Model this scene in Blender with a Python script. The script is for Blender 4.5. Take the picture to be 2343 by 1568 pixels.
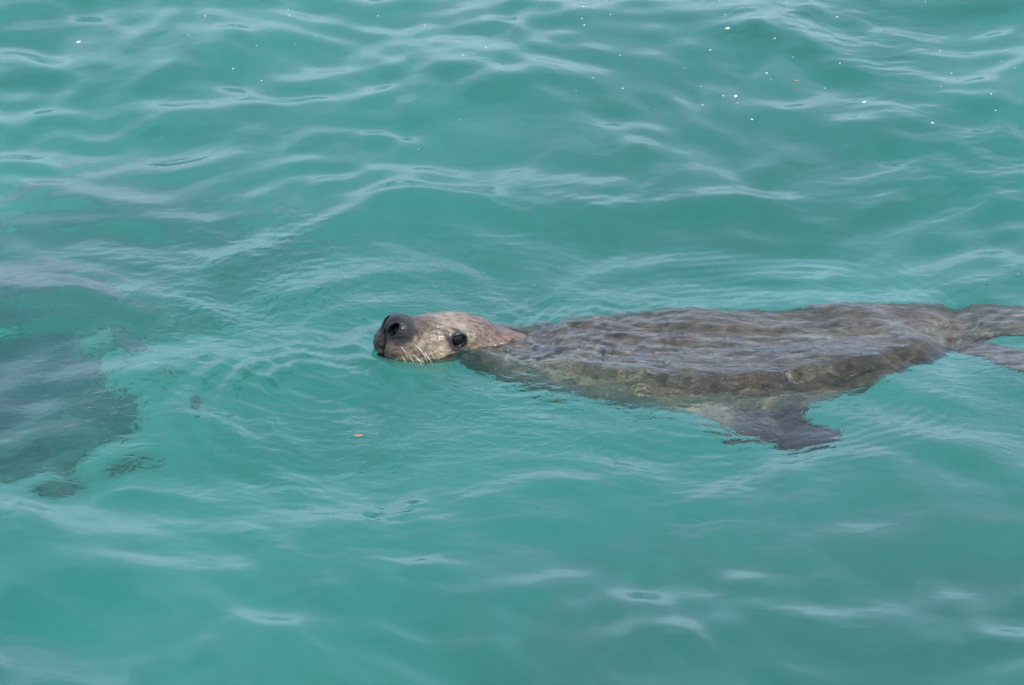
import bpy, math, random
import numpy as np
from mathutils import Vector
random.seed(7); RNG = np.random.default_rng(7)
scene = bpy.context.scene
for o in list(bpy.data.objects): bpy.data.objects.remove(o)
COL = scene.collection

# ------------------------------------------------------------------ camera
PITCH = math.radians(27.0)        # the lens looks down at the water from a jetty / boat rail
DIST = 11.0                       # metres from the lens to the seal
CAM = np.array([0.0, -DIST*math.cos(PITCH), DIST*math.sin(PITCH)])
cam_d = bpy.data.cameras.new('camera'); cam = bpy.data.objects.new('camera', cam_d); COL.objects.link(cam)
cam.location = CAM; cam.rotation_euler = (math.pi/2 - PITCH, 0, 0)
cam_d.sensor_width = 23.6; cam_d.lens = 23.6/2/(1.171/DIST)
cam_d.clip_start = 0.1; cam_d.clip_end = 6000
cam_d.dof.use_dof = True; cam_d.dof.focus_distance = DIST - 0.05; cam_d.dof.aperture_fstop = 11
scene.camera = cam

# ------------------------------------------------------------------ sun and sky
SUN_EL, SUN_AZ = math.radians(54), math.radians(128)        # azimuth clockwise from +Y (away from the lens)
sun_dir = Vector((math.sin(SUN_AZ)*math.cos(SUN_EL), math.cos(SUN_AZ)*math.cos(SUN_EL), math.sin(SUN_EL)))
sl = bpy.data.lights.new('sun', 'SUN'); sun = bpy.data.objects.new('sun', sl); COL.objects.link(sun)
sl.energy = 3.1; sl.angle = math.radians(0.55); sl.color = (1.0, 0.955, 0.88)
sun.rotation_euler = (-sun_dir).to_track_quat('-Z', 'Y').to_euler(); sun.location = (3, -4, 8)
sl.cycles.is_caustics_light = True

world = bpy.data.worlds.new('World'); scene.world = world; world.use_nodes = True
nt = world.node_tree; nt.nodes.clear()
def N(nt, t, **kw):
    n = nt.nodes.new(t)
    for k, v in kw.items(): setattr(n, k, v)
    return n
def L(nt, a, b): nt.links.new(a, b)
sky = N(nt, 'ShaderNodeTexSky', sky_type='NISHITA', sun_disc=False, sun_elevation=SUN_EL, sun_rotation=SUN_AZ,
        altitude=0, air_density=1.0, dust_density=1.2, ozone_density=1.0)
tc = N(nt, 'ShaderNodeTexCoord'); mp = N(nt, 'ShaderNodeMapping'); mp.inputs['Scale'].default_value = (1.0, 1.0, 2.6)
nz = N(nt, 'ShaderNodeTexNoise'); nz.inputs['Scale'].default_value = 3.0; nz.inputs['Detail'].default_value = 6; nz.inputs['Roughness'].default_value = .55
nz.inputs['Distortion'].default_value = .35
rp = N(nt, 'ShaderNodeValToRGB'); rp.color_ramp.elements[0].position = .42; rp.color_ramp.elements[1].position = .58; rp.color_ramp.elements[0].color = (.62, .62, .62, 1)
mx = N(nt, 'ShaderNodeMix', data_type='RGBA'); mx.inputs['B'].default_value = (5.1, 6.0, 8.3, 1)
bg = N(nt, 'ShaderNodeBackground'); bg.inputs['Strength'].default_value = 0.15
wo = N(nt, 'ShaderNodeOutputWorld')
L(nt, tc.outputs['Generated'], mp.inputs['Vector']); L(nt, mp.outputs[0], nz.inputs['Vector']); L(nt, nz.outputs['Fac'], rp.inputs['Fac'])
L(nt, rp.outputs['Color'], mx.inputs['Factor']); L(nt, sky.outputs[0], mx.inputs['A']); L(nt, mx.outputs['Result'], bg.inputs['Color'])
L(nt, bg.outputs[0], wo.inputs['Surface'])

vs = scene.view_settings
scene.display_settings.display_device = 'sRGB'
vs.view_transform = 'Standard'; vs.look = 'None'; vs.exposure = 0.55; vs.gamma = 1; vs.use_curve_mapping = False
cy = scene.cycles
cy.max_bounces = 10; cy.diffuse_bounces = 5; cy.glossy_bounces = 5; cy.transmission_bounces = 8; cy.transparent_max_bounces = 8; cy.volume_bounces = 0
cy.sample_clamp_indirect = 4.0; cy.caustics_reflective = False; cy.caustics_refractive = True; cy.blur_glossy = .5
cy.use_denoising = True; cy.use_adaptive_sampling = False

# ------------------------------------------------------------------ helpers
# the survey of the place: bearings in 1/2342 of the frame's width, turned into points on the water (or below it)
cp, sp = math.cos(PITCH), math.sin(PITCH)
def ray(px, py):
    a, b = (np.asarray(px, float)-1171)/1000/DIST, (784-np.asarray(py, float))/1000/DIST
    v = np.stack([a, cp + b*sp, -sp + b*cp], -1)
    return v/np.linalg.norm(v, axis=-1, keepdims=True)
def at(px, py, z=0.0):
    v = ray(px, py); t = (z-CAM[2])/v[..., 2]
    return CAM + v*t[..., None]
def under(px, py, depth):
    v = ray(px, py); p = at(px, py); h = v[..., :2]/1.333
    vz = -np.sqrt(1-(h**2).sum(-1)); t = depth/-vz
    return p + np.concatenate([h, vz[..., None]], -1)*t[..., None]

def tag(o, label=None, cat=None, group=None, kind=None):
    for k, v in (('label', label), ('category', cat), ('group', group), ('kind', kind)):
        if v: o[k] = v
    return o
def mesh_obj(name, V, F, mat, parent=None, smooth=True):
    me = bpy.data.meshes.new(name)
    V = np.asarray(V, np.float32); F = np.asarray(F, np.int32)
    k = F.shape[1]
    me.vertices.add(len(V)); me.vertices.foreach_set('co', V.ravel())
    me.loops.add(F.size); me.loops.foreach_set('vertex_index', F.ravel())
    me.polygons.add(len(F)); me.polygons.foreach_set('loop_start', np.arange(0, F.size, k, dtype=np.int32))
    try: me.polygons.foreach_set('loop_total', np.full(len(F), k, np.int32))
    except Exception: pass
    me.update(calc_edges=True); me.validate()
    if smooth: me.shade_smooth()
    me.materials.append(mat)
    o = bpy.data.objects.new(name, me); COL.objects.link(o)
    if parent is not None: o.parent = parent
    return o
def smooth01(a, b, x):
    t = np.clip((x-a)/(b-a), 0, 1); return t*t*(3-2*t)
def new_mat(name):
    m = bpy.data.materials.new(name); m.use_nodes = True; m.node_tree.nodes.clear(); return m, m.node_tree
def vnoise(P, seed, scale):
    """smooth 3-D noise, a small sum of random plane waves; about -1..1"""
    r = np.random.default_rng(seed); out = 0
    for _ in range(14):
        d = r.normal(size=3); d /= np.linalg.norm(d); k = 2*np.pi/scale*r.uniform(.6, 1.5)
        out = out + np.sin(P @ (d*k).astype(np.float32) + r.uniform(0, 6.28))
    return out/3.4

# ------------------------------------------------------------------ water height field
def grid_axis(a, b, step, far, ratio):
    core = np.arange(a, b+1e-9, step); out = []; s = step; x = b
    while x < far: s *= ratio; x += s; out.append(x)
    lo = []; s = step; x = a
    while x > -far: s *= ratio; x -= s; lo.append(x)
    return np.concatenate([lo[::-1], core, out])
RIDGES = [   # crest lines on the water: bearings, height, reach towards the lens, reach away from it
    ([(430, 640), (560, 590), (700, 535), (860, 462), (1000, 462), (1200, 478), (1500, 488), (1900, 470)], .020, .16, .10),
    ([(-80, 690), (60, 684), (200, 686), (330, 700), (420, 716)], .014, .13, .12),
    ([(180, 872), (400, 876), (560, 862), (700, 828), (840, 790)], .013, .12, .14),
    ([(1880, 1110), (1990, 1062), (2080, 1038), (2200, 1046), (2400, 1085)], .026, .16, .22),
    ([(1000, 1150), (1150, 1128), (1300, 1120), (1450, 1135)], .010, .15, .14),
    ([(-160, 1350), (120, 1322), (330, 1330), (620, 1390)], .05, .24, .42),
    ([(1750, 1330), (1950, 1290), (2150, 1240), (2400, 1230)], .010, .2, .2),
    ([(470, 1000), (500, 930), (600, 880), (720, 862), (880, 872), (1000, 905)], .019, .12, .13),
    ([(760, 800), (800, 745), (850, 705), (900, 690)], .006, .06, .05),
    ([(520, 720), (660, 690), (800, 640), (960, 612), (1200, 622)], .011, .10, .09),
    ([(1300, 640), (1500, 600), (1700, 590), (1860, 640)], .008, .10, .09),
    ([(1850, 700), (1900, 640), (1960, 560), (1975, 500)], .008, .07, .07),
    ([(1180, 30), (1400, 22), (1600, 40), (1750, 90)], .016, .20, .16),
    ([(380, 110), (600, 70), (850, 80), (1000, 120), (1150, 178)], .022, .26, .16),
    ([(1560, 110), (1700, 96), (1900, 130), (2080, 150)], .02, .18, .14),
    ([(1560, 290), (1700, 262), (1850, 290), (1980, 330)], .016, .16, .12),
    ([(700, 215), (850, 170), (1000, 176), (1150, 215)], .016, .2, .14),
    ([(150, 280), (400, 250), (560, 300), (700, 350)], .014, .2, .14),
    ([(1500, 1490), (1700, 1440), (1950, 1440), (2200, 1470)], .020, .18, .16),
    ([(560, 1250), (760, 1225), (960, 1240), (1100, 1275)], .014, .14, .16),
    ([(228, 1148), (262, 1131), (310, 1127), (372, 1132)], .006, .035, .03),
]
# the long crest of the water the body pushes up, running along its near flank
FLANK = [(1130, 800), (1200, 812), (1300, 850), (1420, 876), (1560, 884), (1760, 872), (1900, 855), (2020, 826), (2100, 788), (2140, 770)]
def seg_dist(X, Y, pts):
    """distance to a polyline, signed by side (negative towards the lens), and end fade 0..1"""
    best = np.full(X.shape, 1e9); sgn = np.zeros(X.shape)      # side runs smoothly -1..1 round the ends
    for (a, b) in zip(pts[:-1], pts[1:]):
        d = b-a; L2 = (d**2).sum(); t = np.clip(((X-a[0])*d[0]+(Y-a[1])*d[1])/L2, 0, 1)
        qx, qy = X-(a[0]+t*d[0]), Y-(a[1]+t*d[1]); q = np.hypot(qx, qy)
        cr = (d[0]*qy-d[1]*qx)/(np.sqrt(L2)*np.maximum(q, 1e-9))
        m = q < best; best = np.where(m, q, best); sgn = np.where(m, cr, sgn)
    return best, sgn
def resample(pts, n=26):
    pts = np.array(pts, float)[:, :2]; P = at(pts[:, 0], pts[:, 1])[:, :2]
    s = np.r_[0, np.cumsum(np.hypot(*np.diff(P, axis=0).T))]; t = np.linspace(0, s[-1], n)
    q = np.stack([np.interp(t, s, P[:, i]) for i in (0, 1)], 1)
    for _ in range(3): q[1:-1] = (q[:-2]+2*q[1:-1]+q[2:])/4
    return q
def asym(d, sg, front, back):
    w = front+(back-front)*(.5+.5*sg); x = d/w
    return 1/(1+x*x*1.6)**1.5*np.exp(-x*x*.35)
def make_waves():
    W = []; r = np.random.default_rng(21)
    def band(n, l0, l1, slope, spread, ang0):
        for _ in range(n):
            lam = math.exp(r.uniform(math.log(l0), math.log(l1)))
            th = ang0 + r.normal()*spread; k = 2*math.pi/lam
            W.append((k*math.cos(th), k*math.sin(th), slope/math.sqrt(n/2)/k, r.uniform(0, 6.28), lam))
    band(10, 1.3, 3.2, .022, .5, -1.35)
    band(26, .36, .9, .050, .60, -1.40)
    band(60, .10, .32, .082, 1.2, -1.5)
    return W
WAVES = make_waves()
FINE = []
_r = np.random.default_rng(5)
for _ in range(60):
    lam = math.exp(_r.uniform(math.log(.020), math.log(.070))); th = -1.50+_r.normal()*.55; k = 2*math.pi/lam
    FINE.append((k*math.cos(th), k*math.sin(th), .12/math.sqrt(30)/k, _r.uniform(0, 6.28), lam))
LUMP = [(2*math.pi/l*math.cos(t), 2*math.pi/l*math.sin(t), p) for l, t, p in zip(np.random.default_rng(9).uniform(.03, .09, 22), np.random.default_rng(10).uniform(0, 6.28, 22), np.random.default_rng(11).uniform(0, 6.28, 22))]
def lump(x, y): return sum(np.sin(a*x+b*y+p) for a, b, p in LUMP)/3.3
def height(X, Y, step):
    H = np.zeros(X.shape)
    # slow bending of the coordinates so that no crest runs dead straight
    XW = X + .10*np.sin(1.9*Y+.7)+.05*np.sin(4.3*Y+1.3*X) + .03*np.sin(7.7*X-3.1*Y)
    YW = Y + .09*np.sin(1.6*X+.2)+.045*np.sin(3.7*X-2.2*Y+1) + .028*np.sin(8.3*X+2.7*Y)
    near = np.exp(-((X-.1)**2/1.2**2+(Y+.3)**2/.75**2))        # the seal's own disturbance has ironed out the waves here
    for kx, ky, a, ph, lam in WAVES:
        att = np.exp(-(step*3.2/lam)**2)*(1-.25*near*(lam < 1.2))
        H += a*att*(1+.35*smooth01(.25, .9, Y)*(lam < .5)+.30*smooth01(-.4, -.85, Y)*(lam < 1))*np.sin(kx*XW+ky*YW+ph)
    dense = (np.abs(X) < 2.2) & (Y > -2.2) & (Y < 3.2)
    x, y = X[dense], Y[dense]; h = np.zeros(x.shape)
    for pts, amp, fr, bk in RIDGES:
        p = resample(pts); d, sg = seg_dist(x, y, p)
        t0 = np.hypot(x-p[0, 0], y-p[0, 1]); t1 = np.hypot(x-p[-1, 0], y-p[-1, 1])
        fade = smooth01(0, .25, np.minimum(t0, t1)+.05)
        h += .9*amp*asym(d, sg, fr, bk)*(.35+.65*fade)*(1+.25*np.sin(9*x+5*y+3*amp*100))
    # flank crest
    p = resample(FLANK, 260)
    for _ in range(160): p[1:-1] = (p[:-2]+2*p[1:-1]+p[2:])/4
    d = (y-np.interp(x, p[:, 0], p[:, 1]))*.985+.006*np.sin(11*x+2)*np.sin(5.3*x); sg = np.sign(d); d = np.abs(d)
    along = smooth01(.0, .17, x)*(1-smooth01(.93, 1.02, x))
    h += .034*asym(d, sg, .075, .27)*along
    # the hump and hollow over the hips, then the furrow the tail drags behind
    g = lambda cx, cy, rx, ry: np.exp(-((x-cx)/rx)**2-((y-cy)/ry)**2)
    h += .024*g(-.085, -.090, .060, .042) + .006*g(.05, -.10, .10, .06)        # water lapping over cheek and ear
    h += .012*np.exp(-((y-.09)/.13)**2)*smooth01(.05, .2, x)*(1-smooth01(.8, .95, x))   # the film lifted by the back
    h += .0018*np.exp(-((y-.04)/.17)**2)*smooth01(-.07, .0, x)*(1-.9*smooth01(.22, .5, x))*(1-smooth01(.75, .95, x))*lump(x, y)
    h += .0008*np.exp(-((y-.05)/.2)**2)*smooth01(.15, .4, x)*(1-smooth01(.9, 1.05, x))*lump(x*.42+.16*y, y*1.15)
    h += .020*g(.80, .17, .13, .10) - .020*g(1.00, .05, .10, .07) + .010*g(1.16, .12, .12, .06)
    # bow wave round the muzzle and throat
    hx, hy = -.215, -.045; rr = np.hypot((x-hx)/1.0, (y-hy)/.95); th = np.arctan2(y-hy, x-hx)
    bow = .5-.5*np.cos(th); bow = bow**1.2
    h += .011*np.exp(-((rr-.135)/.035)**2)*bow - .006*np.exp(-((rr-.2)/.04)**2)*bow + .004*np.exp(-((rr-.28)/.04)**2)*bow
    ca, cb = at(740, 950)[:2]; ra = np.hypot((x-ca)/1.0, (y-cb)/.95); ta = np.arctan2(y-cb, x-ca)
    h += .0038*np.sin(2*np.pi*(ra+.02*np.sin(2*ta+1)+.01*np.sin(14*x+9*y))/.075)*np.exp(-((ra-.24)/.10)**2)*(.5+.5*np.cos(ta-2.3))
    # rings spreading from head and shoulders
    rq = np.hypot(x+.12, (y-.0)); ring = np.exp(-((rq-.42)/.28)**2)
    pm = .5+.5*np.sin(7.1*x+3*np.sin(5*y))*np.sin(8.7*y-2*np.sin(6*x)+1)
    h += .0009*np.sin(2*np.pi*(rq+.03*np.sin(3*th+5*x)+.02*np.sin(11*x-7*y))/.033+2*np.sin(5*th))*ring*pm*(.3+.7*np.cos(th)**2)
    rs = np.hypot(x-.55, (y+.05)); h += .0008*pm*np.sin(2*np.pi*(rs+.03*np.sin(4*np.arctan2(y+.05, x-.55))+.02*np.sin(9*x+6*y))/.036)*np.exp(-((rs-.42)/.16)**2)
    # tight ripples: everywhere near the seal and along the wind lane at the far right
    body = np.exp(-((x-.35)/.95)**4-((y+.02)/.36)**2)
    head = np.exp(-((x+.35)/.50)**2-((y+.05)/.50)**2)
    lane = np.exp(-((y-.62-(x*.18))/.16)**2)*.35+np.exp(-(((x-1.15)+(y-1.3)*.6)/.32)**2)*smooth01(.6, 1.1, y)*.4
    amp = .07+.45*body+.75*g(1.10, .10, .17, .16)+.85*head+lane+.34*np.exp(-((y+.80)/.5)**2)+.10*smooth01(.4, .9, y)
    amp = amp*(.62+.5*np.sin(2.3*x+5.1*y+1)*np.sin(4.7*x-3.3*y))
    amp = np.clip(amp, .03, 1.4)
    xw = XW[dense]+.015*np.sin(17*y+9*x); yw = YW[dense]+.02*np.sin(13*x-6*y)
    f = np.zeros(x.shape); st = step[dense]
    for kx, ky, a, ph, lam in FINE: f += a*np.exp(-(st*2.2/lam)**2)*np.sin(kx*xw+ky*yw+ph)
    h += f*amp
    H[dense] += h*1.0
    return H

# ------------------------------------------------------------------ materials of the setting
def water_material():
    m, nt = new_mat('sea_water')
    out = N(nt, 'ShaderNodeOutputMaterial'); mix = N(nt, 'ShaderNodeMixShader'); fr = N(nt, 'ShaderNodeFresnel'); fr.inputs['IOR'].default_value = 1.333
    gl = N(nt, 'ShaderNodeBsdfGlossy'); gl.inputs['Roughness'].default_value = .03; gl.inputs['Color'].default_value = (1, 1, 1, 1)
    rf = N(nt, 'ShaderNodeBsdfRefraction'); rf.inputs['IOR'].default_value = 1.333; rf.inputs['Roughness'].default_value = 0.0; rf.inputs['Color'].default_value = (.88, .975, .94, 1)
    tc = N(nt, 'ShaderNodeTexCoord')
    m1 = N(nt, 'ShaderNodeMapping'); m1.inputs['Scale'].default_value = (1, 1.25, 1); m1.inputs['Rotation'].default_value = (0, 0, .15)
    L(nt, tc.outputs['Object'], m1.inputs['Vector'])
    n1 = N(nt, 'ShaderNodeTexNoise'); n1.inputs['Scale'].default_value = 26; n1.inputs['Detail'].default_value = 3; n1.inputs['Roughness'].default_value = .55; n1.inputs['Distortion'].default_value = .6
    L(nt, m1.outputs[0], n1.inputs['Vector'])
    n2 = N(nt, 'ShaderNodeTexNoise'); n2.inputs['Scale'].default_value = 1.1; n2.inputs['Detail'].default_value = 3
    L(nt, tc.outputs['Object'], n2.inputs['Vector'])
    # ripples ride on the surface in patches; the seal's patch is stored on the mesh
    at_ = N(nt, 'ShaderNodeAttribute', attribute_name='ripple')
    pr = N(nt, 'ShaderNodeMapRange'); pr.inputs['From Min'].default_value = .42; pr.inputs['From Max'].default_value = .7; pr.inputs['To Min'].default_value = .12; pr.inputs['To Max'].default_value = .5
    L(nt, n2.outputs['Fac'], pr.inputs['Value'])
    ad = N(nt, 'ShaderNodeMath', operation='ADD'); L(nt, pr.outputs[0], ad.inputs[0]); L(nt, at_.outputs['Fac'], ad.inputs[1])
    mu = N(nt, 'ShaderNodeMath', operation='MULTIPLY'); L(nt, ad.outputs[0], mu.inputs[0]); L(nt, n1.outputs['Fac'], mu.inputs[1])
    b = N(nt, 'ShaderNodeBump'); b.inputs['Strength'].default_value = 1; b.inputs['Distance'].default_value = .0040
    L(nt, mu.outputs[0], b.inputs['Height'])
    for s in (fr, gl, rf): L(nt, b.outputs[0], s.inputs['Normal'])
    L(nt, fr.outputs[0], mix.inputs[0]); L(nt, rf.outputs[0], mix.inputs[1]); L(nt, gl.outputs[0], mix.inputs[2])
    L(nt, mix.outputs[0], out.inputs['Surface'])
    return m
def sand_material():
    m, nt = new_mat('pale_seabed_sand')
    out = N(nt, 'ShaderNodeOutputMaterial'); p = N(nt, 'ShaderNodeBsdfPrincipled'); p.inputs['Roughness'].default_value = .9
    tc = N(nt, 'ShaderNodeTexCoord'); n1 = N(nt, 'ShaderNodeTexNoise'); n1.inputs['Scale'].default_value = .9; n1.inputs['Detail'].default_value = 6
    L(nt, tc.outputs['Object'], n1.inputs['Vector'])
    r = N(nt, 'ShaderNodeValToRGB'); r.color_ramp.elements[0].position = .3; r.color_ramp.elements[0].color = (.50, .46, .39, 1)
    r.color_ramp.elements[1].position = .68; r.color_ramp.elements[1].color = (.72, .665, .56, 1)
    L(nt, n1.outputs['Fac'], r.inputs['Fac']); L(nt, r.outputs[0], p.inputs['Base Color']); L(nt, p.outputs[0], out.inputs['Surface'])
    return m
def rock_material(c0=(.17, .175, .18, 1), c1=(.34, .33, .31, 1)):
    m, nt = new_mat('weedy_reef_rock')
    out = N(nt, 'ShaderNodeOutputMaterial'); p = N(nt, 'ShaderNodeBsdfPrincipled'); p.inputs['Roughness'].default_value = .85
    tc = N(nt, 'ShaderNodeTexCoord'); n1 = N(nt, 'ShaderNodeTexNoise'); n1.inputs['Scale'].default_value = 5; n1.inputs['Detail'].default_value = 4
    L(nt, tc.outputs['Object'], n1.inputs['Vector'])
    r = N(nt, 'ShaderNodeValToRGB'); r.color_ramp.elements[0].position = .35; r.color_ramp.elements[0].color = c0
    r.color_ramp.elements[1].position = .7; r.color_ramp.elements[1].color = c1
    L(nt, n1.outputs['Fac'], r.inputs['Fac'])
    sx = N(nt, 'ShaderNodeSeparateXYZ'); L(nt, tc.outputs['Object'], sx.inputs[0])      # sand lies over the foot of each rock
    ad = N(nt, 'ShaderNodeMath', operation='MULTIPLY_ADD'); L(nt, n1.outputs['Fac'], ad.inputs[0]); ad.inputs[1].default_value = .05; L(nt, sx.outputs['Z'], ad.inputs[2])
    mr = N(nt, 'ShaderNodeMapRange'); mr.inputs['From Min'].default_value = .03; mr.inputs['From Max'].default_value = .19; L(nt, ad.outputs[0], mr.inputs['Value'])
    mc = N(nt, 'ShaderNodeMix', data_type='RGBA'); mc.inputs['A'].default_value = (.60, .56, .48, 1); L(nt, mr.outputs[0], mc.inputs['Factor']); L(nt, r.outputs[0], mc.inputs['B']); L(nt, mc.outputs['Result'], p.inputs['Base Color'])
    b = N(nt, 'ShaderNodeBump'); b.inputs['Distance'].default_value = .02; L(nt, n1.outputs['Fac'], b.inputs['Height']); L(nt, b.outputs[0], p.inputs['Normal'])
    L(nt, p.outputs[0], out.inputs['Surface'])
    return m

# ------------------------------------------------------------------ the water and the seabed
DEPTH = 1.5
gx = grid_axis(-1.48, 1.48, .0062, 2500, 1.14); gy = grid_axis(-1.60, 2.15, .0045, 2500, 1.14)
X, Y = np.meshgrid(gx, gy)
SX, SY = np.meshgrid(np.gradient(gx), np.gradient(gy)); STEP = np.maximum(SX, SY)
H = height(X, Y, STEP)
def grid_faces(nx, ny):
    i = np.arange(nx*ny).reshape(ny, nx)
    return np.stack([i[:-1, :-1], i[:-1, 1:], i[1:, 1:], i[1:, :-1]], -1).reshape(-1, 4)
water = mesh_obj('sea_water', np.stack([X, Y, H], -1).reshape(-1, 3), grid_faces(len(gx), len(gy)), water_material())
tag(water, kind='structure', label='rippled turquoise sea water around the swimming sea lion')
rip = (.75*np.exp(-((X-.35)/1.0)**4-((Y+.02)/.40)**2)+.8*np.exp(-((X+.4)/.55)**2-((Y+.05)/.55)**2)+.25*np.exp(-((X+.1)/1.5)**2-((Y+.5)/.35)**2)).clip(0, 1)
a = water.data.attributes.new('ripple', 'FLOAT', 'POINT'); a.data.foreach_set('value', rip.ravel().astype(np.float32))
water.cycles.is_caustics_caster = True

# the turquoise body of the water, down to the sand
vm_, vnt = new_mat('turquoise_depth'); vo = N(vnt, 'ShaderNodeOutputMaterial'); va = N(vnt, 'ShaderNodeVolumeAbsorption')
va.inputs['Color'].default_value = (.12, .945, .86, 1); va.inputs['Density'].default_value = .95; L(vnt, va.outputs[0], vo.inputs['Volume'])
q = 2400; BV = [(x, y, z) for z in (-2.6, -.66) for y in (-q, q) for x in (-q, q)]
deep = mesh_obj('deep_water', BV, [(0, 2, 3, 1), (4, 5, 7, 6), (0, 1, 5, 4), (2, 6, 7, 3), (0, 4, 6, 2), (1, 3, 7, 5)], vm_, smooth=False)
tag(deep, kind='structure', label='clear turquoise depth of the sea below the surface')
bx = grid_axis(-4, 4, .12, 2500, 1.3); by = grid_axis(-3, 6, .12, 2500, 1.3)
BX, BY = np.meshgrid(bx, by)
BZ = -DEPTH + .05*np.sin(1.3*BX+.6*BY)+.04*np.sin(.7*BX-1.9*BY+1)+.012*np.sin(6*BX+4*BY+np.sin(3*BX))
bed = mesh_obj('seabed', np.stack([BX, BY, BZ], -1).reshape(-1, 3), grid_faces(len(bx), len(by)), sand_material())
tag(bed, kind='structure', label='pale sandy seabed under the turquoise water')

# ------------------------------------------------------------------ reef rocks under the water at the left
def icos(sub=3):
    import bmesh
    bm = bmesh.new(); bmesh.ops.create_icosphere(bm, subdivisions=sub, radius=1)
    V = np.array([v.co[:] for v in bm.verts]); F = np.array([[v.index for v in f.verts] for f in bm.faces]); bm.free()
    return V, F
rock_mat = rock_material(); IV, IF = icos(5)
ROCKS = [
    ((-40, 770), (.32, .36, .16), 'broad dark reef rock under the water, behind the others at left edge'),
    ((130, 880), (.20, .22, .14), 'dark reef rock under the water nearest the sea lion'),
    ((-10, 975), (.24, .20, .15), 'dark reef rock under the water at left edge, nearest the viewer'),
    ((340, 530), (.42, .40, .09), 'flat grey-brown reef slab under the smooth far water'),
]
slab_mat = rock_material((.30, .26, .23, 1), (.46, .41, .36, 1))
for i, ((px, py), (rx, ry, rz), lab) in enumerate(ROCKS):
    c = under(px, py, DEPTH-.05)
    V = IV*(1+.10*vnoise(IV.astype(np.float32)+i*3, 30+i, 1.9)[:, None]+.02*vnoise(IV.astype(np.float32), 60+i, .5)[:, None])
    o = mesh_obj('reef_rock', V*[rx, ry, rz], IF, slab_mat if 'slab' in lab else rock_mat)
    o.location = (c[0], c[1], -DEPTH-.02); tag(o, lab, 'rock', 'dark reef rocks on the seabed at left')

# ------------------------------------------------------------------ the sea lion
def smin(a, b, k):
    h = np.clip(.5+.5*(b-a)/k, 0, 1); return b+(a-b)*h-k*h*(1-h)
def smax(a, b, k): return -smin(-a, -b, k)
def ell(P, c, r, R=None):
    q = P-np.asarray(c, np.float32)
    if R is not None: q = q @ R.astype(np.float32)
    r = np.asarray(r, np.float32); k0 = np.linalg.norm(q/r, axis=1); k1 = np.linalg.norm(q/(r*r), axis=1)
    return k0*(k0-1)/np.maximum(k1, 1e-9)
def cap(P, a, b, ra, rb):
    a = np.asarray(a, np.float32); b = np.asarray(b, np.float32); d = b-a
    t = np.clip(((P-a)@d)/(d@d), 0, 1); return np.linalg.norm(P-a-t[:, None]*d, axis=1)-(ra+(rb-ra)*t)
def frame(fwd, up):
    f = np.array(fwd, float); f /= np.linalg.norm(f); u = np.array(up, float); u -= f*(u@f); u /= np.linalg.norm(u)
    return np.stack([f, np.cross(u, f), u], 1)             # columns: forward, left, up
# head frame: forward towards the nose; 'left' column is the side that faces the lens
HEAD_O = np.array([-.116, .034, -.012]); HEAD_S = 1.20
yaw, pit = math.radians(34), math.radians(22)
HF = frame((-math.cos(yaw)*math.cos(pit), -math.sin(yaw)*math.cos(pit), math.sin(pit)), (0, -.10, 1))
def to_head(P): return (P-HEAD_O.astype(np.float32)) @ HF.astype(np.float32)/np.float32(HEAD_S)
def from_head(q): return np.asarray(q)*HEAD_S @ HF.T + HEAD_O
SPINE = [  # x, y, z, radius
    (-.12, .034, -.024, .054), (-.04, .042, -.074, .072), (.03, .054, -.124, .100), (.13, .068, -.154, .130), (.24, .075, -.174, .160),
    (.36, .083, -.198, .184), (.50, .092, -.210, .187), (.62, .105, -.202, .174), (.74, .130, -.178, .146), (.85, .158, -.146, .116),
    (.94, .176, -.132, .098), (1.02, .185, -.120, .076), (1.10, .188, -.110, .050)]
EYE = (0.050, .0465, .021)       # head frame
NOS = (.180, .0145, .010)
def nos_frame(s): return frame((.72, s*.42, .05), (.10, s*.38, 1))
def head_sdf(q):
    d = ell(q, (.000, 0, -.004), (.085, .058, .058))
    d = smin(d, ell(q, (-.085, 0, -.016), (.075, .054, .044)), .03)
    d = smin(d, ell(q, (.045, 0, -.003), (.068, .047, .040)), .03)
    d = smin(d, ell(q, (.105, 0, -.001), (.062, .037, .036)), .03)       # bridge of the snout
    for s in (-1, 1):
        d = smin(d, ell(q, (.132, s*.021, -.028), (.050, .031, .039)), .014)  # whisker pads
        d = smin(d, ell(q, (.055, s*.032, -.026), (.058, .030, .040)), .03)   # cheeks
        d = smin(d, ell(q, (.046, s*.036, .024 if s > 0 else .010), (.026, .015, .012)), .024)    # brow
    d = smin(d, ell(q, (.154, 0, .007), (.034, .036, .029)), .013)      # nose
    d = smin(d, ell(q, (.090, 0, -.060), (.085, .030, .018)), .012)     # lower jaw
    d = smin(d, ell(q, (.145, 0, -.062), (.028, .019, .011)), .010)     # chin
    # mouth line
    mz = -.057-.10*np.clip(q[:, 0]-.15, -1, 0)*.25
    groove = np.maximum(np.abs(q[:, 2]-mz)-.0012, (.06-q[:, 0]))
    d = smax(d, -np.maximum(groove, -(d+.007)), .004)
    # split below the nose
    gr = np.maximum(np.abs(q[:, 1])-.0012, np.maximum(q[:, 2]-.003, -.057-q[:, 2])); gr = np.maximum(gr, .14-q[:, 0])
    d = smax(d, -np.maximum(gr, -(d+.006)), .004)
    for s in (-1, 1):
        R = nos_frame(s)
        d = smax(d, -ell(q, (NOS[0], s*NOS[1], NOS[2]), (.019, .0082, .0145), R), .003)   # nostrils
        d = smax(d, -ell(q, (EYE[0]+.001, s*(EYE[1]+.006), EYE[2]), (.015, .010, .0135)), .005)    # eye hollow
    return d
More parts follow.
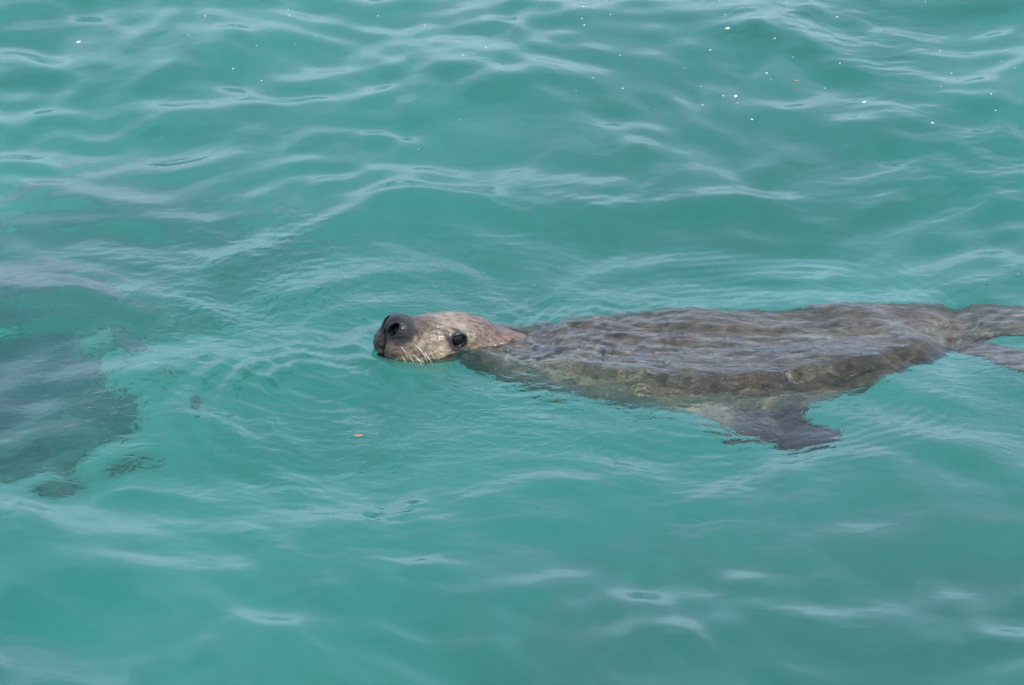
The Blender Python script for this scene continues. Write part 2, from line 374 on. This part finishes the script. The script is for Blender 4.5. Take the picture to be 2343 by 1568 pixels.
def flat_chain(P, pts, n, k):
    """a paddle: capsules squashed along normal n by k"""
    n = np.asarray(n, np.float32); n /= np.linalg.norm(n); o = np.asarray(pts[0][:3], np.float32)
    Q = P + ((P-o)@n)[:, None]*n*(k-1)
    d = None
    for a, b in zip(pts[:-1], pts[1:]):
        A = np.asarray(a[:3], np.float32); B = np.asarray(b[:3], np.float32)
        A = A+((A-o)@n)*n*(k-1); B = B+((B-o)@n)*n*(k-1)
        c = cap(Q, A, B, a[3], b[3]); d = c if d is None else smin(d, c, .02)
    return d/k*1.6
# fore flipper on the near side: sweeps down, outwards and back
U = lambda px, py, dep: tuple(under(px, py, dep))
FORE = [U(1620, 900, .25)+(.10,), U(1700, 935, .285)+(.105,), U(1780, 975, .32)+(.080,), U(1850, 1005, .34)+(.068,), U(1890, 1016, .35)+(.040,), U(1940, 1006, .345)+(.014,)]
FORE_N = np.cross(np.array(FORE[-1][:3])-np.array(FORE[0][:3]), np.cross((0, -.35, 1), np.array(FORE[-1][:3])-np.array(FORE[0][:3])))
FARF = [(.44, .20, -.27, .06), (.56, .30, -.32, .055), (.68, .36, -.36, .03)]
HIND1 = [(1.00, .165, -.12, .05), (1.08, .07, -.10, .052), (1.18, -.03, -.09, .058), (1.42, -.11, -.10, .075)]
HIND2 = [(.95, .19, -.11, .085), (1.10, .205, -.08, .085), (1.27, .17, -.075, .080), (1.45, .13, -.08, .08)]
def sdf(P):
    P = P.astype(np.float32); d = None
    for a, b in zip(SPINE[:-1], SPINE[1:]):
        c = cap(P, a[:3], b[:3], a[3], b[3]); d = c if d is None else smin(d, c, .04)
    m = P[:, 0] > .3
    if m.any():
        p = P[m]; e = d[m]
        e = smin(e, flat_chain(p, FORE, FORE_N, 3.4), .045)
        e = smin(e, flat_chain(p, FARF, (0, .2, 1), 3.0), .04)
        e = smin(e, flat_chain(p, HIND1, (.0, .35, 1), 3.2), .03)
        e = smin(e, flat_chain(p, HIND2, (.0, .1, 1), 3.2), .03)
        d[m] = e
    m = P[:, 0] > .0
    p = P[m]; e = d[m]
    # loose skin: the folds over the shoulders and a low relief all along
    for (fx, fy, dx, dep) in ((.215, .06, .25, .012), (.355, .05, -.12, .013), (.10, .02, .3, .006), (.50, .05, .2, .006)):
        t = (p[:, 0]-fx-dx*(p[:, 1]-fy)); e = e + dep*np.exp(-(t/.012)**2)*smooth01(-.10, -.02, p[:, 2])
    e = e - (0.0035*vnoise(p, 3, .13)+.0014*vnoise(p*np.array([.6, 1, 1], np.float32), 4, .045))*smooth01(0, .1, p[:, 0])
    d[m] = e
    m = P[:, 0] < .16
    if m.any():
        e = head_sdf(to_head(P[m])); d[m] = smin(d[m], e, .022)
        # keep what the head carves out
    return d
def carve(P, d):
    m = P[:, 0] < .02
    q = to_head(P[m].astype(np.float32)); e = d[m]
    for s in (-1, 1):
        R = nos_frame(s)
        e = smax(e, -ell(q, (EYE[0]+.001, s*(EYE[1]+.006), EYE[2]), (.0145, .0095, .013)), .004)
    d[m] = e; return d
def full(P): return carve(P, sdf(P))
def axis(parts):
    out = [parts[0][0]]
    for a, b, s in parts:
        n = max(1, int(round((b-a)/s))); out += list(np.linspace(a, b, n+1)[1:])
    return np.array(out)
ax = axis([(-.32, .06, .003), (.06, .14, .005), (.14, 1.56, .0085)])
ay = axis([(-.42, -.14, .0085), (-.14, .10, .003), (.10, .46, .0085)])
az = axis([(-.44, -.08, .0085), (-.08, .17, .003)])
GX, GY, GZ = np.meshgrid(ax, ay, az, indexing='ij')
D = np.empty(GX.size, np.float32); PP = np.stack([GX.ravel(), GY.ravel(), GZ.ravel()], 1).astype(np.float32)
for i in range(0, len(PP), 400000): D[i:i+400000] = full(PP[i:i+400000])
D = D.reshape(GX.shape)
def surface_nets(D, ax, ay, az):
    S = D < 0; nx, ny, nz = D.shape
    acc = np.zeros((nx-1, ny-1, nz-1, 3)); cnt = np.zeros((nx-1, ny-1, nz-1))
    def sl(o, n): return slice(o, n-1+o)
    corners = [(i, j, k) for i in (0, 1) for j in (0, 1) for k in (0, 1)]
    co = lambda c: (ax[sl(c[0], nx)][:, None, None], ay[sl(c[1], ny)][None, :, None], az[sl(c[2], nz)][None, None, :])
    g = lambda A, c: A[sl(c[0], nx), sl(c[1], ny), sl(c[2], nz)]
    for a in corners:
        for axn in range(3):
            if a[axn]: continue
            b = tuple(1 if i == axn else a[i] for i in range(3))
            da, db = g(D, a), g(D, b); m = (da < 0) != (db < 0)
            t = np.where(m, da/np.where(m, da-db, 1), 0)
            A, B = co(a), co(b)
            for i in range(3): acc[..., i] += np.where(m, A[i]+(B[i]-A[i])*t, 0)
            cnt += m
    act = cnt > 0; idx = np.full(act.shape, -1, np.int64); idx[act] = np.arange(act.sum())
    V = acc[act]/cnt[act][:, None]; F = []
    for axn in range(3):
        o = [i for i in range(3) if i != axn]
        s0 = [slice(None)]*3; s1 = [slice(None)]*3; s0[axn] = slice(0, -1); s1[axn] = slice(1, None)
        for s in (s0, s1):
            for i in o: s[i] = slice(1, -1)
        A, B = S[tuple(s0)], S[tuple(s1)]; ch = np.argwhere(A != B); inside = A[tuple(ch.T)]
        base = ch.copy()
        for i in o: base[:, i] += 1
        q = []
        for (u, v) in ((0, 0), (1, 0), (1, 1), (0, 1)):
            c = base.copy(); c[:, o[0]] -= u; c[:, o[1]] -= v; q.append(idx[tuple(c.T)])
        q = np.stack(q, 1); flip = inside if axn != 1 else ~inside
        q[~flip] = q[~flip][:, ::-1]; F.append(q)
    return V, np.concatenate(F)
V, F = surface_nets(D, ax, ay, az)
for _ in range(3):       # settle every vertex onto the true surface
    e = 6e-4; d0 = full(V); G = np.stack([(full(V+np.eye(3)[i]*e)-full(V-np.eye(3)[i]*e))/(2*e) for i in range(3)], 1)
    V = V - np.clip(d0, -.003, .003)[:, None]*G/np.maximum((G**2).sum(1, keepdims=True), .3)
G /= np.linalg.norm(G, axis=1, keepdims=True)+1e-9
nf = np.cross(V[F[:, 1]]-V[F[:, 0]], V[F[:, 2]]-V[F[:, 0]])
bad = (nf*G[F[:, 0]]).sum(1) < 0; F[bad] = F[bad][:, ::-1] if bad.mean() > .5 else F[bad]
if bad.mean() > .5: F = F.copy()

def fur_colours(V, G):
    """the animal's own coat: taupe back, cream face and throat, near-black nose and flippers; plus shade painted into hollows and under the chin"""
    q = to_head(V.astype(np.float32)); C = np.empty((len(V), 3)); P32 = V.astype(np.float32)
    back = np.array([.118, .073, .048]); cream = np.array([.225, .178, .122]); dark = np.array([.012, .010, .010]); taupe = np.array([.115, .079, .058])
    mixc = lambda A, B, t: A*(1-t[:, None])+B*t[:, None]
    n1 = vnoise(P32, 8, .06)*.5; n2 = vnoise(P32, 9, .02)*.5
    # body: dark above, cream on throat, chest and belly
    zc = np.interp(V[:, 0], [s[0] for s in SPINE], [s[2] for s in SPINE]); rr = np.interp(V[:, 0], [s[0] for s in SPINE], [s[3] for s in SPINE])
    low = np.clip((zc-V[:, 2])/rr, -1, 1)+.06*n1
    pale = smooth01(-.20, .55, low+.75*(1-smooth01(.0, .42, V[:, 0]))+.45*(1-smooth01(.4, .85, V[:, 0])))*(1-.6*smooth01(.5, .85, V[:, 0]))
    pale *= smooth01(-.80, -.42, low)
    C[:] = mixc(np.tile(back, (len(V), 1)), cream*1.9, pale)
    sp_ = smooth01(.35, .9, n2+.6*n1)*.15; C = mixc(C, np.tile(back*.6, (len(V), 1)), sp_*(V[:, 0] > -.12))
    fl = np.minimum(np.abs(flat_chain(P32, FORE, FORE_N, 3.4)), 1); fl = (1-smooth01(.0, .03, fl))*smooth01(.40, .56, V[:, 0])*smooth01(-.22, -.27, V[:, 2])
    C = mixc(C, np.tile([.034, .028, .026], (len(V), 1)), fl)
    hf = smooth01(1.0, 1.12, V[:, 0]); C = mixc(C, np.tile([.13, .105, .085], (len(V), 1)), hf)
    # head
    h = 1-smooth01(-.065, .015, V[:, 0]+.018*n1)
    Hc = np.tile(taupe, (len(V), 1))*1.0
    up = smooth01(-.006, .026, q[:, 2]+.014*n1); Hc = mixc(np.tile(cream, (len(V), 1)), Hc, up)
    Hc = mixc(Hc, Hc*.55, smooth01(-.03, -.09, q[:, 0]+.02*n1))
    ring = np.exp(-(((q[:, 0]-EYE[0])/.040)**2+((q[:, 2]-EYE[2]-.004)/.030)**2)**1.5); Hc = mixc(Hc, np.tile(cream*1.12, (len(V), 1)), ring*.85)
    muz = smooth01(.116, .176, q[:, 0]+.75*q[:, 2]+.018*n2); Hc = mixc(Hc, np.tile([.024, .0165, .012], (len(V), 1)), muz*.93)
    padc = smooth01(.095, .125, q[:, 0])*smooth01(.000, -.015, q[:, 2]); Hc = mixc(Hc, np.tile([.085, .056, .034], (len(V), 1)), padc*.6)
    ph = np.exp(-(q[:, 1]/.0028)**2)*smooth01(.13, .15, q[:, 0])*smooth01(.004, -.004, q[:, 2]); Hc = mixc(Hc, np.tile([.008, .007, .006], (len(V), 1)), ph*.9)  # crease shade painted into the split below the nose
    nose = smooth01(.145, .165, q[:, 0]+.3*q[:, 2])*smooth01(-.016, -.002, q[:, 2]); Hc = mixc(Hc, np.tile(dark, (len(V), 1)), nose)
    jaw = smooth01(-.050, -.058, q[:, 2])*smooth01(.07, .11, q[:, 0])*(1-smooth01(.030, .042, np.abs(q[:, 1]))); Hc = mixc(Hc, np.tile([.016, .013, .012], (len(V), 1)), jaw*.95)  # lower jaw coloured dark for the shade beneath the chin and pads
    pad = np.exp(-((q[:, 0]-.120)/.035)**2-((q[:, 2]+.046)/.014)**2); Hc = mixc(Hc, np.tile([.17, .085, .032], (len(V), 1)), pad*.75)
    sock = np.exp(-((np.maximum(0, np.hypot((q[:, 0]-EYE[0]-.004)/1.15, (q[:, 2]-EYE[2]))-.0155))/.0045)**2)*(np.abs(q[:, 1]) > .02)
    tear = np.exp(-((q[:, 0]-EYE[0]-.023)/.013)**2-((q[:, 2]-EYE[2]-.002)/.007)**2)+.55*np.exp(-((q[:, 0]-EYE[0]-.014)/.010)**2-((q[:, 2]-EYE[2]+.020)/.020)**2)
    Hc = mixc(Hc, np.tile([.022, .018, .018], (len(V), 1)), np.clip(sock+tear*.9, 0, 1))
    for s in (-1, 1):
        R = nos_frame(s); nd = ell(q, (NOS[0], s*NOS[1], NOS[2]), (.020, .0088, .0152), R)
        Hc = mixc(Hc, np.tile([.004, .004, .004], (len(V), 1)), 1-smooth01(-.001, .0015, nd))  # darkness inside the nostrils is put into the colour
    C = mixc(C, Hc, h)
    C *= (1+.10*n1+.12*n2)[:, None]
    return np.clip(C, .002, .9)
def fur_material():
    m, nt = new_mat('wet_fur')
    out = N(nt, 'ShaderNodeOutputMaterial'); p = N(nt, 'ShaderNodeBsdfPrincipled')
    ca = N(nt, 'ShaderNodeAttribute', attribute_name='coat')
    tc = N(nt, 'ShaderNodeTexCoord'); mp = N(nt, 'ShaderNodeMapping'); mp.inputs['Scale'].default_value = (.28, 1, .9); mp.inputs['Rotation'].default_value = (0, .55, .3)
    L(nt, tc.outputs['Object'], mp.inputs['Vector'])
    n1 = N(nt, 'ShaderNodeTexNoise'); n1.inputs['Scale'].default_value = 420; n1.inputs['Detail'].default_value = 4; L(nt, mp.outputs[0], n1.inputs['Vector'])
    n2 = N(nt, 'ShaderNodeTexNoise'); n2.inputs['Scale'].default_value = 120; n2.inputs['Detail'].default_value = 5; L(nt, mp.outputs[0], n2.inputs['Vector'])
    r = N(nt, 'ShaderNodeMapRange'); r.inputs['From Min'].default_value = .3; r.inputs['From Max'].default_value = .7; r.inputs['To Min'].default_value = .38; r.inputs['To Max'].default_value = 1.62
    L(nt, n2.outputs['Fac'], r.inputs['Value'])
    r2 = N(nt, 'ShaderNodeMapRange'); r2.inputs['From Min'].default_value = .3; r2.inputs['From Max'].default_value = .7; r2.inputs['To Min'].default_value = .7; r2.inputs['To Max'].default_value = 1.3
    L(nt, n1.outputs['Fac'], r2.inputs['Value'])
    mm = N(nt, 'ShaderNodeMath', operation='MULTIPLY'); L(nt, r.outputs[0], mm.inputs[0]); L(nt, r2.outputs[0], mm.inputs[1])
    vm = N(nt, 'ShaderNodeVectorMath', operation='SCALE'); L(nt, ca.outputs['Color'], vm.inputs[0]); L(nt, mm.outputs[0], vm.inputs['Scale'])
    L(nt, vm.outputs[0], p.inputs['Base Color'])
    p.inputs['Roughness'].default_value = .6; p.inputs['Specular IOR Level'].default_value = .2
    p.inputs['Coat Weight'].default_value = .6; p.inputs['Coat Roughness'].default_value = .11; p.inputs['Coat IOR'].default_value = 1.33
    b = N(nt, 'ShaderNodeBump'); b.inputs['Strength'].default_value = 1; b.inputs['Distance'].default_value = .0032; L(nt, n2.outputs['Fac'], b.inputs['Height'])
    b2 = N(nt, 'ShaderNodeBump'); b2.inputs['Strength'].default_value = .6; b2.inputs['Distance'].default_value = .0012; L(nt, n1.outputs['Fac'], b2.inputs['Height']); L(nt, b.outputs[0], b2.inputs['Normal'])
    L(nt, b2.outputs[0], p.inputs['Normal']); L(nt, b.outputs[0], p.inputs['Coat Normal'])
    L(nt, p.outputs[0], out.inputs['Surface'])
    return m
def plain(name, col, rough=.5, **kw):
    m, nt = new_mat(name); out = N(nt, 'ShaderNodeOutputMaterial'); p = N(nt, 'ShaderNodeBsdfPrincipled')
    p.inputs['Roughness'].default_value = rough
    tc = N(nt, 'ShaderNodeTexCoord'); n = N(nt, 'ShaderNodeTexNoise'); n.inputs['Scale'].default_value = 180; L(nt, tc.outputs['Object'], n.inputs['Vector'])
    r = N(nt, 'ShaderNodeValToRGB'); r.color_ramp.elements[0].color = tuple(c*.75 for c in col)+(1,); r.color_ramp.elements[1].color = tuple(min(1, c*1.2) for c in col)+(1,)
    L(nt, n.outputs['Fac'], r.inputs['Fac']); L(nt, r.outputs[0], p.inputs['Base Color'])
    for k, v in kw.items(): p.inputs[k].default_value = v
    L(nt, p.outputs[0], out.inputs['Surface']); return m

seal = mesh_obj('sea_lion', V, F, fur_material())
tag(seal, 'taupe sea lion with pale face swimming left, head above the turquoise water', 'sea lion')
ca = seal.data.color_attributes.new('coat', 'FLOAT_COLOR', 'POINT')
ca.data.foreach_set('color', np.c_[fur_colours(V, G), np.ones(len(V))].astype(np.float32).ravel())
seal.cycles.is_caustics_receiver = True

# eyes
def uv_sphere(nu, nv):
    th = np.linspace(0, np.pi, nv); ph = np.linspace(0, 2*np.pi, nu, endpoint=False)
    V = np.stack([np.outer(np.sin(th), np.cos(ph)), np.outer(np.sin(th), np.sin(ph)), np.outer(np.cos(th), np.ones(nu))], -1).reshape(-1, 3)
    i = np.arange(nv-1)[:, None]*nu+np.arange(nu)[None]; j = np.arange(nv-1)[:, None]*nu+(np.arange(nu)[None]+1) % nu
    return V, np.stack([i, i+nu, j+nu, j], -1).reshape(-1, 4)
eye_mat = plain('dark_wet_eye', (.008, .008, .010), .10, **{'IOR': 1.34})
lid_mat = plain('black_eyelid', (.012, .011, .012), .3, **{'Coat Weight': .6, 'Coat Roughness': .06})
for s in (-1, 1):
    EYE = (.050, .0465, .021) if s > 0 else (.050, .0385, .008)      # the far eye sits hidden behind the brow
    SV, SF = uv_sphere(40, 24)
    e = mesh_obj('eye', from_head(SV*[.0152, .0118, .0142]+[EYE[0]+.000, s*(EYE[1]-(.0045 if s > 0 else .013)), EYE[2]-(.0005 if s > 0 else .003)]), SF, eye_mat, seal)
    # eyelid: a soft dark ring that hugs the eyeball
    n, k = 56, 12; t = np.linspace(0, 2*np.pi, n, endpoint=False); u = np.linspace(0, 2*np.pi, k, endpoint=False)
    T, Q = np.meshgrid(t, u, indexing='ij'); sharp = np.exp(-((np.angle(np.exp(1j*(T-.1))))/.35)**2)     # inner corner drawn out towards the nose
    R1 = .0146+.0065*sharp; rt = .0021+.0005*np.sin(T)
    lx = (R1+rt*np.cos(Q))*np.cos(T); lz = (R1*.93+rt*np.cos(Q))*np.sin(T)
    ly = s*(.0052-.0050*sharp+rt*np.sin(Q)*1.2)
    LV = from_head(np.stack([EYE[0]+lx, s*(EYE[1]-.003)+ly, EYE[2]+lz], -1).reshape(-1, 3))
    i = np.arange(n)[:, None]*k+np.arange(k)[None]; nx_ = ((np.arange(n)+1) % n)[:, None]*k
    LF = np.stack([i, nx_+np.arange(k), nx_+(np.arange(k)+1) % k, np.arange(n)[:, None]*k+((np.arange(k)+1) % k)[None]], -1).reshape(-1, 4)
    mesh_obj('eyelid', LV, LF, lid_mat, seal)
def tube(pts, r0, r1, k=6):
    pts = np.array(pts); n = len(pts); T = np.gradient(pts, axis=0); T /= np.linalg.norm(T, axis=1, keepdims=True)
    A = np.cross(T, (0.31, .2, .93)); A /= np.linalg.norm(A, axis=1, keepdims=True); B = np.cross(T, A)
    r = np.linspace(r0, r1, n)[:, None, None]; u = np.linspace(0, 2*np.pi, k, endpoint=False)
    V = pts[:, None]+r*(A[:, None]*np.cos(u)[None, :, None]+B[:, None]*np.sin(u)[None, :, None])
    i = np.arange(n-1)[:, None]*k+np.arange(k)[None]; j = np.arange(n-1)[:, None]*k+((np.arange(k)+1) % k)[None]
    return V.reshape(-1, 3), np.stack([i, j, j+k, i+k], -1).reshape(-1, 4)
# whiskers: they sprout from the pads and droop backwards
wh_mat = plain('pale_whisker', (.66, .62, .52), .4); wb_mat = plain('amber_whisker', (.42, .27, .11), .35)
def surf_point(q0, dirn):
    """walk inwards in the head frame until the skin is met"""
    q = np.array(q0, float)
    for _ in range(60):
        d = float(head_sdf(np.array([q], np.float32))[0])
        if d < .0003: break
        q = q+np.array(dirn)*max(d*.7, .0002)
    return q
for s in (1, -1):
    for k in range(26 if s == 1 else 10):
        f = random.uniform(.104, .170); u = random.uniform(-.044, .002)
        root = surf_point((f, s*.09, u), (0, -s, 0)); ln = random.uniform(.010, .028)
        bk = random.uniform(.35, .95)+(.17-f)*3; dn = random.uniform(.55, .9)
        pts = [root+np.array([-bk*ln*t, s*(1.05*ln*t-.38*ln*t*t), -dn*ln*max(t, 0)**1.25]) for t in np.linspace(-.05, 1, 8)]
        WV, WF = tube(from_head(np.array(pts)), .00062, .00025, 5)
        mesh_obj('whisker', WV, WF, wb_mat if k % 3 == 2 else wh_mat, seal)
# ear flap
for s in (1, -1):
    base = surf_point((-.040, s*.12, .002), (0, -s, 0))
    t = np.linspace(0, 1, 8); pts = base+np.stack([-.026*t, s*(.006*np.sin(t*2.5)+.001), -.012*t], -1)
    EV, EF = tube(from_head(pts), .0042, .0012, 8); mesh_obj('ear_flap', EV, EF, plain('ear_skin', (.10, .075, .06), .5), seal)

# ------------------------------------------------------------------ bubbles and flecks on the water
def height_at(x, y): return float(height(np.array([[x]], float), np.array([[y]], float), np.array([[.0054]]))[0, 0])
foam_mat = plain('white_foam', (.42, .46, .46), .5)
glass_m, gnt = new_mat('clear_bubble_film')
go = N(gnt, 'ShaderNodeOutputMaterial'); gm = N(gnt, 'ShaderNodeMixShader'); gf = N(gnt, 'ShaderNodeFresnel'); gf.inputs['IOR'].default_value = 1.45
gt = N(gnt, 'ShaderNodeBsdfTransparent'); gg = N(gnt, 'ShaderNodeBsdfGlossy'); gg.inputs['Roughness'].default_value = .04
L(gnt, gf.outputs[0], gm.inputs[0]); L(gnt, gt.outputs[0], gm.inputs[1]); L(gnt, gg.outputs[0], gm.inputs[2]); L(gnt, gm.outputs[0], go.inputs['Surface'])
def dome(r, h, mat, name):
    th = np.linspace(0, np.pi/2*1.05, 7); ph = np.linspace(0, 2*np.pi, 16, endpoint=False)
    V = np.stack([np.outer(np.sin(th), np.cos(ph))*r, np.outer(np.sin(th), np.sin(ph))*r, np.outer(np.cos(th), np.ones(16))*h], -1).reshape(-1, 3)
    i = np.arange(6)[:, None]*16+np.arange(16)[None]; j = np.arange(6)[:, None]*16+((np.arange(16)+1) % 16)[None]
    return mesh_obj(name, V, np.stack([i, i+16, j+16, j], -1).reshape(-1, 4), mat)
Z6 = [(256,79,1.5),(213,98,.8),(309,90,.8),(384,117,1),(250,136,.9),(261,163,1.2),(564,12,.9),(900,57,1),(780,78,.7),(1217,57,.9),(1455,120,1.3),(1205,120,.7),(925,142,.9),(937,215,2.4),(1160,259,1.3),(855,298,1.3),(430,309,1),(1247,324,.9),(740,365,.6),(1122,393,1.5),(1468,359,1.1),(1398,436,.9),(1943,250,1.1),(1905,286,.8),(1997,366,1.1),(2259,243,.9),(2235,305,.8),(2296,355,.8),(303,419,.9),(443,453,1.3),(222,466,.7),(812,440,.8),(976,492,2.2),(917,497,1.2),(985,528,1),(820,526,1.1),(598,537,.6),(1583,517,2),(1053,601,1.6),(1906,621,1.7),(1820,590,.7),(2183,499,1.3),(2205,551,1.1),(1875,42,.8),(249,38,.7),(1457,33,.6),(222,188,.5),(1947,447,.7),(17,500,.7),(563,164,.6),(784,266,.6),(2295,318,.7),(1085,575,.5),(1145,424,.6),(1767,480,.5),(690,465,.6)]
Z7 = [(1344,46,1),(1350,83,1.2),(1762,80,.9),(957,80,1.2),(365,180,2.3),(1979,132,1.2),(1475,178,.8),(1376,217,.7),(1197,226,.8),(879,181,.8),(1086,316,1.3),(1219,363,1),(2265,283,1.3),(2159,332,1.2),(2212,323,.7),(2147,576,.8),(855,775,.7),(1953,695,.6),(3,484,.8),(743,452,.5),(482,268,.6),(755,622,.6),(1105,385,.5)]
dots = [(1210+.4834*x, .4834*y, s) for x, y, s in Z6]+[(.4905*x, .4905*y, s) for x, y, s in Z7]
proto = None
for px, py, s in dots:
    p = at(px, py)
    if proto is None: o = proto = dome(.0030, .0020, foam_mat, 'foam_fleck')
    else: o = proto.copy(); COL.objects.link(o)
    o.location = (p[0], p[1], height_at(p[0], p[1])+.0004); o.rotation_euler = (0, 0, random.uniform(0, 3))
    k = s*.75; o.scale = (k*(1.5 if s > 1.9 else 1.1), k*.9, min(k, 1.3))
    tag(o, 'tiny white foam fleck floating on the smooth far water', 'foam fleck', 'white foam flecks scattered over the far water')
    if abs(px-.4905*365) < 1: o['label'] = 'largest white foam fleck, alone on the water in the upper left'
proto2 = None
for px, py, s in [(1107,610,1.2),(1055,605,1),(1040,660,1),(1036,650,.8),(2260,642,1.3),(2275,630,.9),(2328,618,2.2),(2150,718,1),(2136,716,.9),(2255,655,.8),(1390,822,2.6),(1383,842,1.3),(1525,848,2),(1413,808,1),(1432,812,.8),(1495,812,1),(1210,850,1.2),(1250,856,1),(2190,700,.8),(1330,806,1.3),(986,839,1.5),(1000,828,1.1),(1052,803,1),(1118,797,1.2),(1162,798,1.5),(893,716,1),(908,714,.8),(930,885,1),(930,912,.7),(1365,836,1),(1445,835,1.2),(1560,826,1),(1300,842,1),(1175,792,.9),(868,812,1)]:  # the ones at cheek and snout are added to give white waterline glints
    p = at(px, py)
    if proto2 is None: o = proto2 = dome(.0048, .0040, glass_m, 'air_bubble')
    else: o = proto2.copy(); COL.objects.link(o)
    o.location = (p[0], p[1], height_at(p[0], p[1])); o.scale = (s, s, s)
    tag(o, 'small clear air bubble floating on the rippled water around the sea lion', 'air bubble', 'clear air bubbles around the sea lion')
leaf_mat = plain('orange_leaf', (.26, .15, .10), .6)
for px, py, s, lab in ((818, 1006, 1.6, 'larger orange leaf scrap floating in front of the sea lion'), (1819, 204, 1.0, 'tiny orange leaf scrap floating among the far foam flecks')):
    p = at(px, py); t = np.linspace(0, 2*np.pi, 18, endpoint=False); r = .0045*s*(1+.3*np.sin(3*t+1)+.2*np.cos(5*t))
    rim = np.stack([r*1.3*np.cos(t), r*.8*np.sin(t), .0008*np.sin(2*t)], -1); topc = np.array([[0, 0, .0012]])
    LV = np.concatenate([rim, rim*[.95, .95, 1]+[0, 0, .0006], topc+[0, 0, .0003]]); n = 18
    LF = [(i, (i+1) % n, n+(i+1) % n, n+i) for i in range(n)]
    me = bpy.data.meshes.new('leaf_scrap'); me.from_pydata([tuple(v) for v in LV], [], LF+[(n+i, n+(i+1) % n, 2*n) for i in range(n)]+[tuple(range(n-1, -1, -1))]); me.materials.append(leaf_mat)
    o = bpy.data.objects.new('leaf_scrap', me); COL.objects.link(o); o.location = (p[0], p[1], height_at(p[0], p[1])+.001)
    tag(o, lab, 'leaf scrap')
